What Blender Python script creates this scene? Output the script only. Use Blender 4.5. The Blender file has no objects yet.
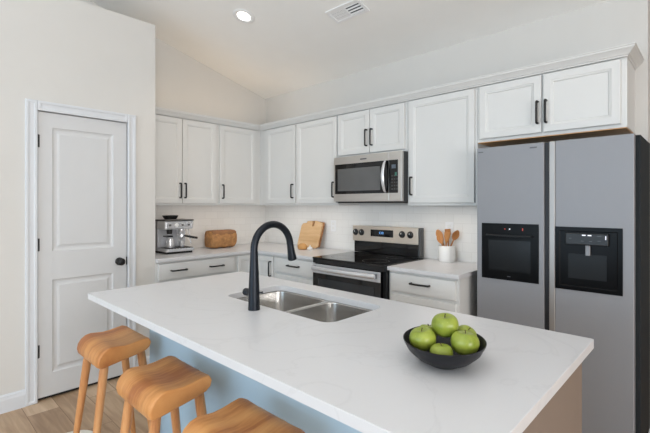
import bpy, bmesh, math, random
from mathutils import Vector, Matrix
random.seed(7)
PI = math.pi
scn = bpy.context.scene
COL = scn.collection

# ---------------------------------------------------------------- camera
F_PX = 409.5
cam_d = bpy.data.cameras.new('camera')
cam = bpy.data.objects.new('camera', cam_d)
COL.objects.link(cam)
cam.location = (4.07, -3.19, 1.375)
cam.rotation_euler = (PI / 2, 0, math.radians(43.6))
cam_d.sensor_fit = 'HORIZONTAL'
cam_d.sensor_width = 36.0
cam_d.lens = 36.0 * F_PX / 650.0
cam_d.shift_y = -(216.5 - 205.0) / 650.0
cam_d.clip_start = 0.02
scn.camera = cam

# ---------------------------------------------------------------- world, lights, exposure
scn.view_settings.view_transform = 'Standard'
scn.view_settings.look = 'None'
scn.view_settings.gamma = 1.0
scn.view_settings.use_curve_mapping = False
scn.view_settings.exposure = 0.0

world = bpy.data.worlds.new('world')
scn.world = world
world.use_nodes = True
wn = world.node_tree.nodes
wn['Background'].inputs[0].default_value = (0.86, 0.93, 1.0, 1)
wn['Background'].inputs[1].default_value = 1.0


def area(name, loc, rot, sx, sy, power, color):
    l = bpy.data.lights.new(name, 'AREA')
    l.shape = 'RECTANGLE'
    l.size, l.size_y = sx, sy
    l.energy = power
    l.color = color
    o = bpy.data.objects.new(name, l)
    o.location = loc
    o.rotation_euler = rot
    COL.objects.link(o)
    return o


# daylight through the windows of the living side (behind the camera)
area('window_daylight', (2.6, -7.8, 1.45), (PI / 2 + 0.5, 0, 0), 4.6, 2.2, 128, (0.58, 0.80, 1.0))
area('side_fill', (7.85, -4.2, 1.5), (PI / 2 + 0.35, 0, PI / 2), 3.4, 2.0, 228, (0.98, 0.97, 0.97))  # added fill from the right; that wall has no window
# unseen fill light added below the vault; its bounce brightens the room
area('vault_fill', (3.6, -3.9, 2.55), (PI, 0, 0), 1.4, 1.4, 36, (0.97, 0.98, 1.0))
# warm fill lights added above the wall cabinets to brighten and tint the walls
area('cabinet_top_fill', (0.25, -0.95, 2.30), (PI, 0, 0), 0.05, 1.25, 0.95, (1.0, 0.74, 0.48))
area('cabinet_top_fill_corner', (0.75, -0.24, 2.30), (PI, 0, 0), 0.8, 0.05, 0.30, (1.0, 0.74, 0.48))
# unseen fill lights added below the wall cabinets to brighten worktops and tiles
area('under_cabinet_fill_left', (0.27, -0.95, 1.366), (0, 0, 0), 0.03, 1.2, 0.65, (1.0, 0.86, 0.72))
area('under_cabinet_fill_corner', (0.95, -0.27, 1.366), (0, 0, 0), 1.0, 0.03, 0.85, (1.0, 0.90, 0.80))
area('under_cabinet_fill_right', (2.56, -0.27, 1.366), (0, 0, 0), 0.5, 0.03, 0.85, (1.0, 0.90, 0.80))


# ---------------------------------------------------------------- materials
def new_mat(name):
    m = bpy.data.materials.new(name)
    m.use_nodes = True
    nt = m.node_tree
    return m, nt, nt.nodes, nt.links, nt.nodes['Principled BSDF']


def srgb(r, g, b):
    def f(c):
        c /= 255.0
        return c / 12.92 if c <= 0.04045 else ((c + 0.055) / 1.055) ** 2.4
    return (f(r), f(g), f(b), 1.0)


def plain(name, col, rough=0.5, metal=0.0, var=0.04, scale=6.0, bump=0.0, bscale=80.0, spec=0.5, coat=0.0):
    m, nt, n, l, b = new_mat(name)
    tc = n.new('ShaderNodeTexCoord')
    nz = n.new('ShaderNodeTexNoise')
    nz.inputs['Scale'].default_value = scale
    nz.inputs['Detail'].default_value = 4
    l.new(tc.outputs['Object'], nz.inputs['Vector'])
    r = n.new('ShaderNodeValToRGB')
    r.color_ramp.elements[0].color = tuple(c * (1 - var) for c in col[:3]) + (1,)
    r.color_ramp.elements[1].color = tuple(min(1, c * (1 + var)) for c in col[:3]) + (1,)
    r.color_ramp.elements[0].position = 0.3
    r.color_ramp.elements[1].position = 0.7
    l.new(nz.outputs['Fac'], r.inputs[0])
    l.new(r.outputs[0], b.inputs['Base Color'])
    b.inputs['Roughness'].default_value = rough
    b.inputs['Metallic'].default_value = metal
    b.inputs['Specular IOR Level'].default_value = spec
    b.inputs['Coat Weight'].default_value = coat
    if bump > 0:
        n2 = n.new('ShaderNodeTexNoise')
        n2.inputs['Scale'].default_value = bscale
        n2.inputs['Detail'].default_value = 3
        l.new(tc.outputs['Object'], n2.inputs['Vector'])
        bp = n.new('ShaderNodeBump')
        bp.inputs['Strength'].default_value = bump
        bp.inputs['Distance'].default_value = 0.01
        l.new(n2.outputs['Fac'], bp.inputs['Height'])
        l.new(bp.outputs[0], b.inputs['Normal'])
    return m


def brushed(name, col, rough=0.3, stretch=(2, 2, 90), var=0.06, metal=1.0):
    m, nt, n, l, b = new_mat(name)
    tc = n.new('ShaderNodeTexCoord')
    mp = n.new('ShaderNodeMapping')
    mp.inputs['Scale'].default_value = stretch
    nz = n.new('ShaderNodeTexNoise')
    nz.inputs['Scale'].default_value = 5
    nz.inputs['Detail'].default_value = 5
    l.new(tc.outputs['Object'], mp.inputs[0])
    l.new(mp.outputs[0], nz.inputs['Vector'])
    r = n.new('ShaderNodeValToRGB')
    r.color_ramp.elements[0].color = tuple(c * (1 - var) for c in col[:3]) + (1,)
    r.color_ramp.elements[1].color = tuple(min(1, c * (1 + var)) for c in col[:3]) + (1,)
    l.new(nz.outputs['Fac'], r.inputs[0])
    l.new(r.outputs[0], b.inputs['Base Color'])
    mr = n.new('ShaderNodeMapRange')
    mr.inputs[3].default_value = rough * 0.85
    mr.inputs[4].default_value = rough * 1.15
    l.new(nz.outputs['Fac'], mr.inputs[0])
    l.new(mr.outputs[0], b.inputs['Roughness'])
    b.inputs['Metallic'].default_value = metal
    return m


def wood(name, c1, c2, c3, scale=(30, 3, 3), rough=0.42, p0=0.33, p1=0.66):
    m, nt, n, l, b = new_mat(name)
    tc = n.new('ShaderNodeTexCoord')
    mp = n.new('ShaderNodeMapping')
    mp.inputs['Scale'].default_value = scale
    l.new(tc.outputs['Object'], mp.inputs[0])
    oi = n.new('ShaderNodeObjectInfo')
    ad = n.new('ShaderNodeVectorMath')
    ad.operation = 'ADD'
    sc = n.new('ShaderNodeVectorMath')
    sc.operation = 'SCALE'
    l.new(oi.outputs['Location'], sc.inputs[0])
    sc.inputs[3].default_value = 9.0
    l.new(mp.outputs[0], ad.inputs[0])
    l.new(sc.outputs[0], ad.inputs[1])
    n1 = n.new('ShaderNodeTexNoise')
    n1.inputs['Scale'].default_value = 0.6
    n1.inputs['Detail'].default_value = 3
    n1.inputs['Distortion'].default_value = 0.4
    n2 = n.new('ShaderNodeTexNoise')
    n2.inputs['Scale'].default_value = 5.0
    n2.inputs['Detail'].default_value = 6
    l.new(ad.outputs[0], n1.inputs['Vector'])
    l.new(ad.outputs[0], n2.inputs['Vector'])
    mx = n.new('ShaderNodeMix')
    mx.data_type = 'FLOAT'
    mx.inputs[0].default_value = 0.3
    l.new(n1.outputs['Fac'], mx.inputs[2])
    l.new(n2.outputs['Fac'], mx.inputs[3])
    r = n.new('ShaderNodeValToRGB')
    e = r.color_ramp.elements
    e[0].position, e[0].color = p0, c1
    e[1].position, e[1].color = p1, c3
    k = e.new(0.5)
    k.color = c2
    l.new(mx.outputs[0], r.inputs[0])
    l.new(r.outputs[0], b.inputs['Base Color'])
    b.inputs['Roughness'].default_value = rough
    bp = n.new('ShaderNodeBump')
    bp.inputs['Strength'].default_value = 0.12
    bp.inputs['Distance'].default_value = 0.002
    l.new(n2.outputs['Fac'], bp.inputs['Height'])
    l.new(bp.outputs[0], b.inputs['Normal'])
    return m


def emit(name, col, s):
    m, nt, n, l, b = new_mat(name)
    b.inputs['Base Color'].default_value = col
    b.inputs['Emission Color'].default_value = col
    b.inputs['Emission Strength'].default_value = s
    return m


M = {}
M['wall'] = plain('wall_paint', srgb(213, 211, 207), 0.85, var=0.008, bump=0.03, bscale=120)
M['ceil'] = plain('ceiling_paint', srgb(245, 244, 241), 0.9, var=0.008, bump=0.04, bscale=90)
M['trim'] = plain('trim_paint', srgb(213, 216, 220), 0.45, var=0.006)
M['door'] = plain('door_paint', srgb(208, 209, 210), 0.42, var=0.006)
M['cab'] = plain('cabinet_paint', srgb(218, 218, 216), 0.42, var=0.006)
M['black'] = plain('matte_black_metal', srgb(13, 13, 15), 0.42, 0.0, var=0.1)
M['blackplastic'] = plain('black_plastic', srgb(20, 21, 23), 0.4, var=0.1)
M['blackglass'] = plain('black_glass', srgb(12, 12, 14), 0.06, var=0.05, spec=0.5)
M['ovenglass'] = plain('oven_glass', srgb(40, 43, 47), 0.08, var=0.05)
M['mwglass'] = plain('microwave_glass', srgb(92, 92, 92), 0.12, var=0.05, spec=0.6)
M['steel'] = brushed('stainless_steel', srgb(216, 205, 192), 0.32, metal=0.7)
M['steel_h'] = brushed('polished_steel', srgb(225, 227, 231), 0.25, metal=0.6)
M['sinksteel'] = brushed('sink_steel', srgb(205, 203, 200), 0.24, (60, 2, 2))
M['fridge'] = brushed('fridge_steel', srgb(143, 144, 148), 0.5, (90, 90, 1.5), 0.02, 0.25)
M['fridgestrip'] = brushed('fridge_edge_steel', srgb(170, 166, 163), 0.45, (2, 2, 1.5), 0.02, 0.75)
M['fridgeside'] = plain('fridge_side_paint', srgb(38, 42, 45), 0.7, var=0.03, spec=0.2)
M['fridgedark'] = plain('fridge_gasket', srgb(34, 35, 38), 0.5)
M['faucet'] = plain('faucet_black', srgb(34, 38, 45), 0.36, 0.6, var=0.05)
M['islandcoolshade'] = plain('island_cool_shade_tint', srgb(170, 195, 212), 0.55, var=0.01)  # cool shade put into the seating panel's colour
M['islandwarmshade'] = plain('island_warm_shade_tint', srgb(132, 117, 106), 0.6, var=0.02)  # warm shading put into the end panel's colour
M['woodraw'] = wood('raw_birch_underside', srgb(196, 140, 80), srgb(212, 158, 98), srgb(224, 174, 114), (3, 30, 30))
M['stool'] = wood('oak_seat', srgb(168, 102, 52), srgb(200, 136, 76), srgb(216, 156, 94), (13, 2.0, 2.0), 0.45, 0.40, 0.62)
M['stoolleg'] = wood('oak_leg', srgb(176, 114, 66), srgb(200, 140, 86), srgb(214, 160, 108), (40, 40, 3), 0.42)
M['board'] = wood('pale_board_wood', srgb(200, 158, 110), srgb(214, 176, 130), srgb(224, 190, 146), (3, 14, 34), 0.5)
M['boardside'] = wood('board_side_wood', srgb(130, 84, 46), srgb(150, 100, 58), srgb(165, 112, 68), (3, 14, 34), 0.5)
M['spoon'] = wood('utensil_wood', srgb(160, 100, 50), srgb(182, 122, 68), srgb(198, 140, 84), (30, 30, 4), 0.5)
M['bread'] = plain('bread_crust', srgb(176, 128, 80), 0.7, var=0.3, scale=26, bump=0.9, bscale=45)
M['breadtop'] = plain('bread_top_crust', srgb(146, 102, 66), 0.65, var=0.2, scale=14, bump=0.5, bscale=40)
M['bun'] = plain('bun_crust', srgb(200, 148, 88), 0.6, var=0.15, scale=20, bump=0.3, bscale=30)
M['ceramic'] = plain('white_ceramic', srgb(240, 239, 236), 0.25, var=0.006)
M['garlic'] = plain('garlic_skin', srgb(238, 234, 228), 0.5, var=0.05, scale=20)
M['bowl'] = plain('black_bowl_glaze', srgb(17, 18, 23), 0.42, var=0.12, scale=14, spec=0.35)
M['rug'] = plain('cream_rug_pile', srgb(226, 220, 210), 0.95, var=0.06, scale=60, bump=0.6, bscale=160)
M['white'] = plain('white_plastic', srgb(240, 240, 240), 0.45, var=0.006)
M['ventdark'] = plain('vent_dark_duct', srgb(70, 72, 76), 0.7)
M['lampglow'] = emit('downlight_glow', (1.0, 0.96, 0.9, 1), 9.0)
M['blueled'] = emit('clock_blue', (0.16, 0.42, 0.9, 1), 0.8)
M['whiteled'] = emit('icon_white', (0.9, 0.92, 1.0, 1), 0.5)
M['redled'] = emit('icon_red', (0.7, 0.08, 0.06, 1), 0.10)
M['stem'] = plain('apple_stem', srgb(72, 56, 34), 0.8, var=0.2)
M['panelblack'] = plain('fridge_panel_black', srgb(11, 11, 12), 0.28, var=0.05, spec=0.12)
M['steel_cool'] = brushed('cool_steel', srgb(212, 214, 218), 0.3, metal=0.5)
M['machineside'] = brushed('machine_side_steel', srgb(150, 150, 152), 0.35, metal=0.7)
M['steel_mw'] = brushed('microwave_steel', srgb(200, 196, 191), 0.3, metal=0.8)
M['spoutgrey'] = plain('spout_grey', srgb(128, 128, 130), 0.4, 0.3)
M['grey'] = plain('dark_grey_metal', srgb(88, 88, 88), 0.4, 0.6)
M['logo'] = plain('engraved_grey', srgb(96, 96, 100), 0.4, 0.5)

# apple skin: green with faint pale speckles
m, nt, n, l, b = new_mat('apple_skin')
tc = n.new('ShaderNodeTexCoord')
nz = n.new('ShaderNodeTexNoise'); nz.inputs['Scale'].default_value = 22; nz.inputs['Detail'].default_value = 3
r = n.new('ShaderNodeValToRGB')
r.color_ramp.elements[0].position = 0.3; r.color_ramp.elements[0].color = srgb(120, 136, 40)
r.color_ramp.elements[1].position = 0.72; r.color_ramp.elements[1].color = srgb(158, 168, 70)
l.new(tc.outputs['Object'], nz.inputs['Vector']); l.new(nz.outputs['Fac'], r.inputs[0])
vo = n.new('ShaderNodeTexVoronoi'); vo.inputs['Scale'].default_value = 170
l.new(tc.outputs['Object'], vo.inputs['Vector'])
r2 = n.new('ShaderNodeValToRGB'); r2.color_ramp.elements[0].position = 0.1; r2.color_ramp.elements[1].position = 0.2
r2.color_ramp.elements[0].color = (0.25, 0.25, 0.25, 1); r2.color_ramp.elements[1].color = (0, 0, 0, 1)
l.new(vo.outputs['Distance'], r2.inputs[0])
mx = n.new('ShaderNodeMix'); mx.data_type = 'RGBA'
l.new(r2.outputs[0], mx.inputs[0]); l.new(r.outputs[0], mx.inputs[6]); mx.inputs[7].default_value = srgb(205, 215, 140)
l.new(mx.outputs[2], b.inputs['Base Color'])
b.inputs['Roughness'].default_value = 0.32
b.inputs['Subsurface Weight'].default_value = 0.0
M['apple'] = m

# quartz worktop: white with faint grey veins
m, nt, n, l, b = new_mat('white_quartz')
tc = n.new('ShaderNodeTexCoord')
nz = n.new('ShaderNodeTexNoise'); nz.inputs['Scale'].default_value = 1.7; nz.inputs['Detail'].default_value = 7; nz.inputs['Distortion'].default_value = 1.6
l.new(tc.outputs['Object'], nz.inputs['Vector'])
r = n.new('ShaderNodeValToRGB')
e = r.color_ramp.elements
e[0].position = 0.485; e[0].color = srgb(214, 214, 216)
e[1].position = 0.515; e[1].color = srgb(214, 214, 216)
k = e.new(0.5); k.color = srgb(209, 209, 211)
l.new(nz.outputs['Fac'], r.inputs[0]); l.new(r.outputs[0], b.inputs['Base Color'])
b.inputs['Roughness'].default_value = 0.32
M['quartz'] = m

# subway tile: u along the wall is passed by the mapping
def tile_mat(name, rot):
    m, nt, n, l, b = new_mat(name)
    tc = n.new('ShaderNodeTexCoord')
    mp = n.new('ShaderNodeMapping'); mp.inputs['Rotation'].default_value = rot
    br = n.new('ShaderNodeTexBrick')
    br.inputs['Scale'].default_value = 1.0
    br.inputs['Brick Width'].default_value = 0.152
    br.inputs['Row Height'].default_value = 0.0765
    br.inputs['Mortar Size'].default_value = 0.0016
    br.inputs['Mortar Smooth'].default_value = 0.3
    br.inputs['Color1'].default_value = srgb(236, 234, 230)
    br.inputs['Color2'].default_value = srgb(240, 238, 234)
    br.inputs['Mortar'].default_value = srgb(226, 223, 219)
    l.new(tc.outputs['Object'], mp.inputs[0]); l.new(mp.outputs[0], br.inputs['Vector'])
    l.new(br.outputs['Color'], b.inputs['Base Color'])
    bp = n.new('ShaderNodeBump'); bp.inputs['Strength'].default_value = 0.12; bp.inputs['Distance'].default_value = 0.003; bp.invert = True
    l.new(br.outputs['Fac'], bp.inputs['Height']); l.new(bp.outputs[0], b.inputs['Normal'])
    b.inputs['Roughness'].default_value = 0.2
    return m
M['tile_r'] = tile_mat('subway_tile_range_wall', (-PI / 2, 0, 0))
# for the left wall y,z must become u,v
def tile_left():
    m = tile_mat('subway_tile_left_wall', (0, 0, 0))
    nt = m.node_tree
    tc = [x for x in nt.nodes if x.type == 'TEX_COORD'][0]
    br = [x for x in nt.nodes if x.type == 'TEX_BRICK'][0]
    se = nt.nodes.new('ShaderNodeSeparateXYZ'); co = nt.nodes.new('ShaderNodeCombineXYZ')
    nt.links.new(tc.outputs['Object'], se.inputs[0])
    nt.links.new(se.outputs[1], co.inputs[0]); nt.links.new(se.outputs[2], co.inputs[1])
    nt.links.new(co.outputs[0], br.inputs['Vector'])
    return m
M['tile_l'] = tile_left()

# oak plank floor
m, nt, n, l, b = new_mat('oak_plank_floor')
tc = n.new('ShaderNodeTexCoord')
br = n.new('ShaderNodeTexBrick')
br.inputs['Scale'].default_value = 1.0
br.inputs['Brick Width'].default_value = 1.25
br.inputs['Row Height'].default_value = 0.185
br.inputs['Mortar Size'].default_value = 0.0018
br.inputs['Mortar Smooth'].default_value = 0.2
br.offset = 0.37
br.inputs['Color1'].default_value = (0.0, 0.0, 0.0, 1)
br.inputs['Color2'].default_value = (1, 1, 1, 1)
br.inputs['Mortar'].default_value = (0.5, 0.5, 0.5, 1)
l.new(tc.outputs['Object'], br.inputs['Vector'])
mp = n.new('ShaderNodeMapping'); mp.inputs['Scale'].default_value = (1.6, 16, 1)
l.new(tc.outputs['Object'], mp.inputs[0])
# shift the grain from plank to plank
ad = n.new('ShaderNodeVectorMath'); ad.operation = 'ADD'
sc_ = n.new('ShaderNodeVectorMath'); sc_.operation = 'SCALE'; sc_.inputs[3].default_value = 7.3
l.new(br.outputs['Color'], sc_.inputs[0]); l.new(mp.outputs[0], ad.inputs[0]); l.new(sc_.outputs[0], ad.inputs[1])
nz = n.new('ShaderNodeTexNoise'); nz.inputs['Scale'].default_value = 1.5; nz.inputs['Detail'].default_value = 7; nz.inputs['Distortion'].default_value = 0.8
l.new(ad.outputs[0], nz.inputs['Vector'])
mixf = n.new('ShaderNodeMix'); mixf.data_type = 'FLOAT'; mixf.inputs[0].default_value = 0.32
sr = n.new('ShaderNodeSeparateColor'); l.new(br.outputs['Color'], sr.inputs[0])
l.new(nz.outputs['Fac'], mixf.inputs[2]); l.new(sr.outputs[0], mixf.inputs[3])
r = n.new('ShaderNodeValToRGB')
e = r.color_ramp.elements
e[0].position = 0.25; e[0].color = srgb(146, 118, 92)
e[1].position = 0.75; e[1].color = srgb(206, 180, 152)
k = e.new(0.5); k.color = srgb(182, 153, 123)
l.new(mixf.outputs[0], r.inputs[0])
mm = n.new('ShaderNodeMix'); mm.data_type = 'RGBA'
l.new(br.outputs['Fac'], mm.inputs[0]); l.new(r.outputs[0], mm.inputs[6]); mm.inputs[7].default_value = srgb(110, 82, 58)
l.new(mm.outputs[2], b.inputs['Base Color'])
b.inputs['Roughness'].default_value = 0.4
M['floor'] = m


# ---------------------------------------------------------------- helpers
ORG = {}


def thing(name, label, cat, loc, group=None):
    o = bpy.data.objects.new(name, None)
    o.empty_display_size = 0.1
    COL.objects.link(o)
    o.location = loc
    ORG[o.name] = Vector(loc)
    o['label'] = label
    o['category'] = cat
    if group:
        o['group'] = group
    return o


def tag(o, label, cat, group=None):
    o['label'] = label
    o['category'] = cat
    if group:
        o['group'] = group
    return o


def obj(name, bm, mat, parent=None, bevel=0.0, smooth=None, loc=None, label=None, seg=2, subsurf=0):
    """bm is in world coordinates; the object gets its parent's origin (or loc)"""
    bmesh.ops.recalc_face_normals(bm, faces=bm.faces)
    org = Vector((0, 0, 0))
    if parent is not None:
        org = ORG[parent.name]
    elif loc is not None:
        org = Vector(loc)
    if org.length:
        bmesh.ops.translate(bm, verts=bm.verts, vec=-org)
    me = bpy.data.meshes.new(name)
    bm.to_mesh(me)
    bm.free()
    me.materials.append(mat)
    o = bpy.data.objects.new(name, me)
    COL.objects.link(o)
    if parent is not None:
        o.parent = parent
    else:
        o.location = org
    ORG[o.name] = org
    if bevel > 0:
        md = o.modifiers.new('bevel', 'BEVEL')
        md.width = bevel
        md.segments = seg
        md.limit_method = 'ANGLE'
        md.angle_limit = math.radians(40)
    if subsurf:
        md = o.modifiers.new('subdivision', 'SUBSURF')
        md.levels = subsurf
        md.render_levels = subsurf
    if smooth is not None:
        for p in me.polygons:
            p.use_smooth = True
        me.set_sharp_from_angle(angle=math.radians(smooth))
    if label:
        o['label'] = label
    return o


def struct(name, bm, mat, parent=None, **k):
    o = obj(name, bm, mat, parent, **k)
    if parent is None:
        o['kind'] = 'structure'
    return o


W = lambda u, v, w: (u, v, w)                    # plain world axes
FR = lambda u, v, w: (u, -w, v)                  # faces -y (range wall): u = x, v = z, w out of the wall
FL = lambda u, v, w: (w, u, v)                   # faces +x (left wall): u = y, v = z, w out of the wall


def box(bm, a0, a1, b0, b1, c0, c1, F=W):
    vs = [bm.verts.new(F(a, b, c)) for a in (a0, a1) for b in (b0, b1) for c in (c0, c1)]
    for f in ((0, 1, 3, 2), (4, 6, 7, 5), (0, 4, 5, 1), (2, 3, 7, 6), (0, 2, 6, 4), (1, 5, 7, 3)):
        bm.faces.new([vs[i] for i in f])
    return bm


def nbox(*a, **k):
    return box(bmesh.new(), *a, **k)


def ring_panel(bm, F, u0, u1, v0, v1, rings, cap=True, back=None):
    """successive rectangular rings (inset, w) joined by quads, the last one capped"""
    prev = None
    first = None
    for ins, w in rings:
        cur = [bm.verts.new(F(u, v, w)) for u, v in
               ((u0 + ins, v0 + ins), (u1 - ins, v0 + ins), (u1 - ins, v1 - ins), (u0 + ins, v1 - ins))]
        if prev:
            for i in range(4):
                bm.faces.new((prev[i], prev[(i + 1) % 4], cur[(i + 1) % 4], cur[i]))
        else:
            first = cur
        prev = cur
    if cap:
        bm.faces.new(prev)
    if back:
        bm.faces.new(first)
    return bm


def shaker(F, u0, u1, v0, v1, w0, t=0.02, rail=0.043):
    bm = bmesh.new()
    w1 = w0 + t
    ring_panel(bm, F, u0, u1, v0, v1,
               [(0, w0), (0, w1 - 0.003), (0.003, w1), (rail, w1), (rail + 0.004, w1 - 0.003),
                (rail + 0.012, w1 - 0.005), (rail + 0.017, w1 - 0.0105)], back=True)
    return bm


def slab_front(F, u0, u1, v0, v1, w0, t=0.02):
    bm = bmesh.new()
    w1 = w0 + t
    ring_panel(bm, F, u0, u1, v0, v1, [(0, w0), (0, w1 - 0.005), (0.002, w1 - 0.002), (0.008, w1)], back=True)
    return bm


def frame_path(pts):
    T = []
    for i in range(len(pts)):
        a = pts[max(0, i - 1)]
        c = pts[min(len(pts) - 1, i + 1)]
        T.append((c - a).normalized())
    up = Vector((0, 0, 1)) if abs(T[0].z) < 0.9 else Vector((1, 0, 0))
    nrm = (up - T[0] * up.dot(T[0])).normalized()
    out = []
    for t in T:
        nrm = (nrm - t * nrm.dot(t)).normalized()
        out.append((nrm, t.cross(nrm)))
    return out


def tube(bm, pts, rad, segs=12, caps=True):
    pts = [Vector(p) for p in pts]
    if not isinstance(rad, (list, tuple)):
        rad = [rad] * len(pts)
    fr = frame_path(pts)
    prev = None
    for i, p in enumerate(pts):
        a, c = fr[i]
        cur = [bm.verts.new(p + (a * math.cos(2 * PI * k / segs) + c * math.sin(2 * PI * k / segs)) * rad[i]) for k in range(segs)]
        if prev:
            for k in range(segs):
                bm.faces.new((prev[k], prev[(k + 1) % segs], cur[(k + 1) % segs], cur[k]))
        elif caps:
            bm.faces.new(cur)
        prev = cur
    if caps:
        bm.faces.new(prev)
    return bm


def lathe(bm, prof, centre, segs=32, axis='z', close=True):
    """prof: list of (r, h) revolved about an axis through centre"""
    cx, cy, cz = centre
    prev = None
    for r, h in prof:
        if r < 1e-6:
            cur = [bm.verts.new({'z': (cx, cy, cz + h), 'y': (cx, cy + h, cz), 'x': (cx + h, cy, cz)}[axis])]
        else:
            cur = []
            for k in range(segs):
                a = 2 * PI * k / segs
                c, s = r * math.cos(a), r * math.sin(a)
                cur.append(bm.verts.new({'z': (cx + c, cy + s, cz + h), 'y': (cx + c, cy + h, cz + s), 'x': (cx + h, cy + c, cz + s)}[axis]))
        if prev:
            if len(prev) == 1 and len(cur) > 1:
                for k in range(segs):
                    bm.faces.new((prev[0], cur[k], cur[(k + 1) % segs]))
            elif len(cur) == 1 and len(prev) > 1:
                for k in range(segs):
                    bm.faces.new((prev[k], prev[(k + 1) % segs], cur[0]))
            elif len(cur) > 1:
                for k in range(segs):
                    bm.faces.new((prev[k], prev[(k + 1) % segs], cur[(k + 1) % segs], cur[k]))
        prev = cur
    return bm


def bar_handle(F, u, v, w, length, vertical, parent, name='handle', r=0.0072):
    """black bar pull with turned-in ends standing off the front"""
    h = length / 2
    so = 0.03
    pts = []
    for s, d in ((-h, 0.0), (-h, so * 0.65), (-h * 0.985, so * 0.9), (-h * 0.93, so), (0, so * 1.05), (h * 0.93, so), (h * 0.985, so * 0.9), (h, so * 0.65), (h, 0.0)):
        pts.append(F(u, v + s, w + d) if vertical else F(u + s, v, w + d))
    bm = tube(bmesh.new(), pts, r, 10)
    return obj(name, bm, M['black'], parent, smooth=50)


def rrect(x0, x1, y0, y1, r, n=6):
    pts = []
    for cx, cy, a0 in ((x1 - r, y0 + r, -PI / 2), (x1 - r, y1 - r, 0), (x0 + r, y1 - r, PI / 2), (x0 + r, y0 + r, PI)):
        for k in range(n + 1):
            a = a0 + (PI / 2) * k / n
            pts.append((cx + r * math.cos(a), cy + r * math.sin(a)))
    return pts


def plate_with_holes(bm, outer, holes, z0, z1):
    """flat plate between z0 and z1 with vertical rims round the outline and the holes"""
    loops = [outer] + holes
    for z in (z0, z1):
        edges = []
        for lp in loops:
            vs = [bm.verts.new((x, y, z)) for x, y in lp]
            for i in range(len(vs)):
                edges.append(bm.edges.new((vs[i], vs[(i + 1) % len(vs)])))
        bmesh.ops.triangle_fill(bm, use_beauty=True, use_dissolve=False, edges=edges)
    for lp in loops:
        nn = len(lp)
        a = [bm.verts.new((x, y, z0)) for x, y in lp]
        c = [bm.verts.new((x, y, z1)) for x, y in lp]
        for i in range(nn):
            bm.faces.new((a[i], a[(i + 1) % nn], c[(i + 1) % nn], c[i]))
    bmesh.ops.remove_doubles(bm, verts=bm.verts, dist=1e-5)
    return bm


def loft(bm, loops, cap0=True, cap1=True):
    prev = None
    for lp in loops:
        cur = [bm.verts.new(p) for p in lp]
        if prev:
            nn = len(cur)
            for i in range(nn):
                bm.faces.new((prev[i], prev[(i + 1) % nn], cur[(i + 1) % nn], cur[i]))
        elif cap0:
            bm.faces.new(cur)
        prev = cur
    if cap1:
        bm.faces.new(prev)
    return bm


# ================================================================ THE SETTING
FZ = -0.022        # finished floor level
RX = 8.0          # far right side of the open-plan room
struct('floor', nbox(-0.1, 9.0, -8.2, 3.2, FZ - 0.05, FZ), M['floor'])

# ceiling: flat strip beyond the range wall, then a vault rising toward the living side
def ceil_z(y):
    return 2.70 + 0.26 * (-y) if y > -4.6 else 2.70 + 0.26 * 4.6 - 0.26 * (-4.6 - y)
bm = bmesh.new()
ys = [3.2, 0.0, -4.6, -8.2]
zs = [2.70, 2.70, ceil_z(-4.6), ceil_z(-8.2)]
lo = [[bm.verts.new((x, y, z)) for y, z in zip(ys, zs)] for x in (-0.1, 9.0)]
hi = [[bm.verts.new((x, y, z + 0.06)) for y, z in zip(ys, zs)] for x in (-0.1, 9.0)]
for g in (lo, hi):
    for i in range(3):
        bm.faces.new((g[0][i], g[0][i + 1], g[1][i + 1], g[1][i]))
for s in (0, 1):
    for i in range(3):
        bm.faces.new((lo[s][i], lo[s][i + 1], hi[s][i + 1], hi[s][i]))
struct('ceiling', bm, M['ceil'])

# walls
struct('wall_back', nbox(-0.1, 3.772, 0.0, 0.12, FZ, 2.70), M['wall'])
struct('wall_hall', nbox(3.652, 3.772, 0.12, 3.1, FZ, 2.70), M['wall'])
struct('wall_end', nbox(3.652, 9.0, 3.1, 3.2, FZ, 2.70), M['wall'])
bm = bmesh.new()     # gabled left wall
prof = [(0.0, FZ), (0.0, 2.70), (-4.6, ceil_z(-4.6)), (-8.2, ceil_z(-8.2)), (-8.2, FZ)]
loft(bm, [[(x, y, z) for y, z in prof] for x in (-0.1, 0.0)])
struct('wall_left', bm, M['wall'])
bm = bmesh.new()
prof = [(3.2, FZ), (3.2, 2.70), (0.0, 2.70), (-4.6, ceil_z(-4.6)), (-8.2, ceil_z(-8.2)), (-8.2, FZ)]
loft(bm, [[(x, y, z) for y, z in prof] for x in (RX, RX + 0.1)])
struct('wall_right', bm, M['wall'])
# wall behind the camera with its window openings
bm = bmesh.new()
for x0, x1, z0, z1 in ((0, 0.3, FZ, 2.74), (4.9, RX, FZ, 2.74), (0.3, 4.9, FZ, 0.3), (0.3, 4.9, 2.6, 2.74)):
    box(bm, x0, x1, -8.1, -8.0, z0, z1)
struct('wall_front', bm, M['wall'])

# pantry box with the door opening in it
PX = 0.60
PY1 = -1.653
DY0, DY1, DZ = -2.500, -1.880, 2.048
bm = bmesh.new()
box(bm, 0.0, PX, -8.0, DY0, FZ, 2.915)
box(bm, 0.0, PX, DY1, PY1, FZ, 2.915)
box(bm, 0.0, PX, DY0, DY1, DZ, 2.915)
box(bm, 0.0, PX - 0.11, DY0, DY1, FZ, DZ)
struct('wall_pantry', bm, M['wall'])

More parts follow.
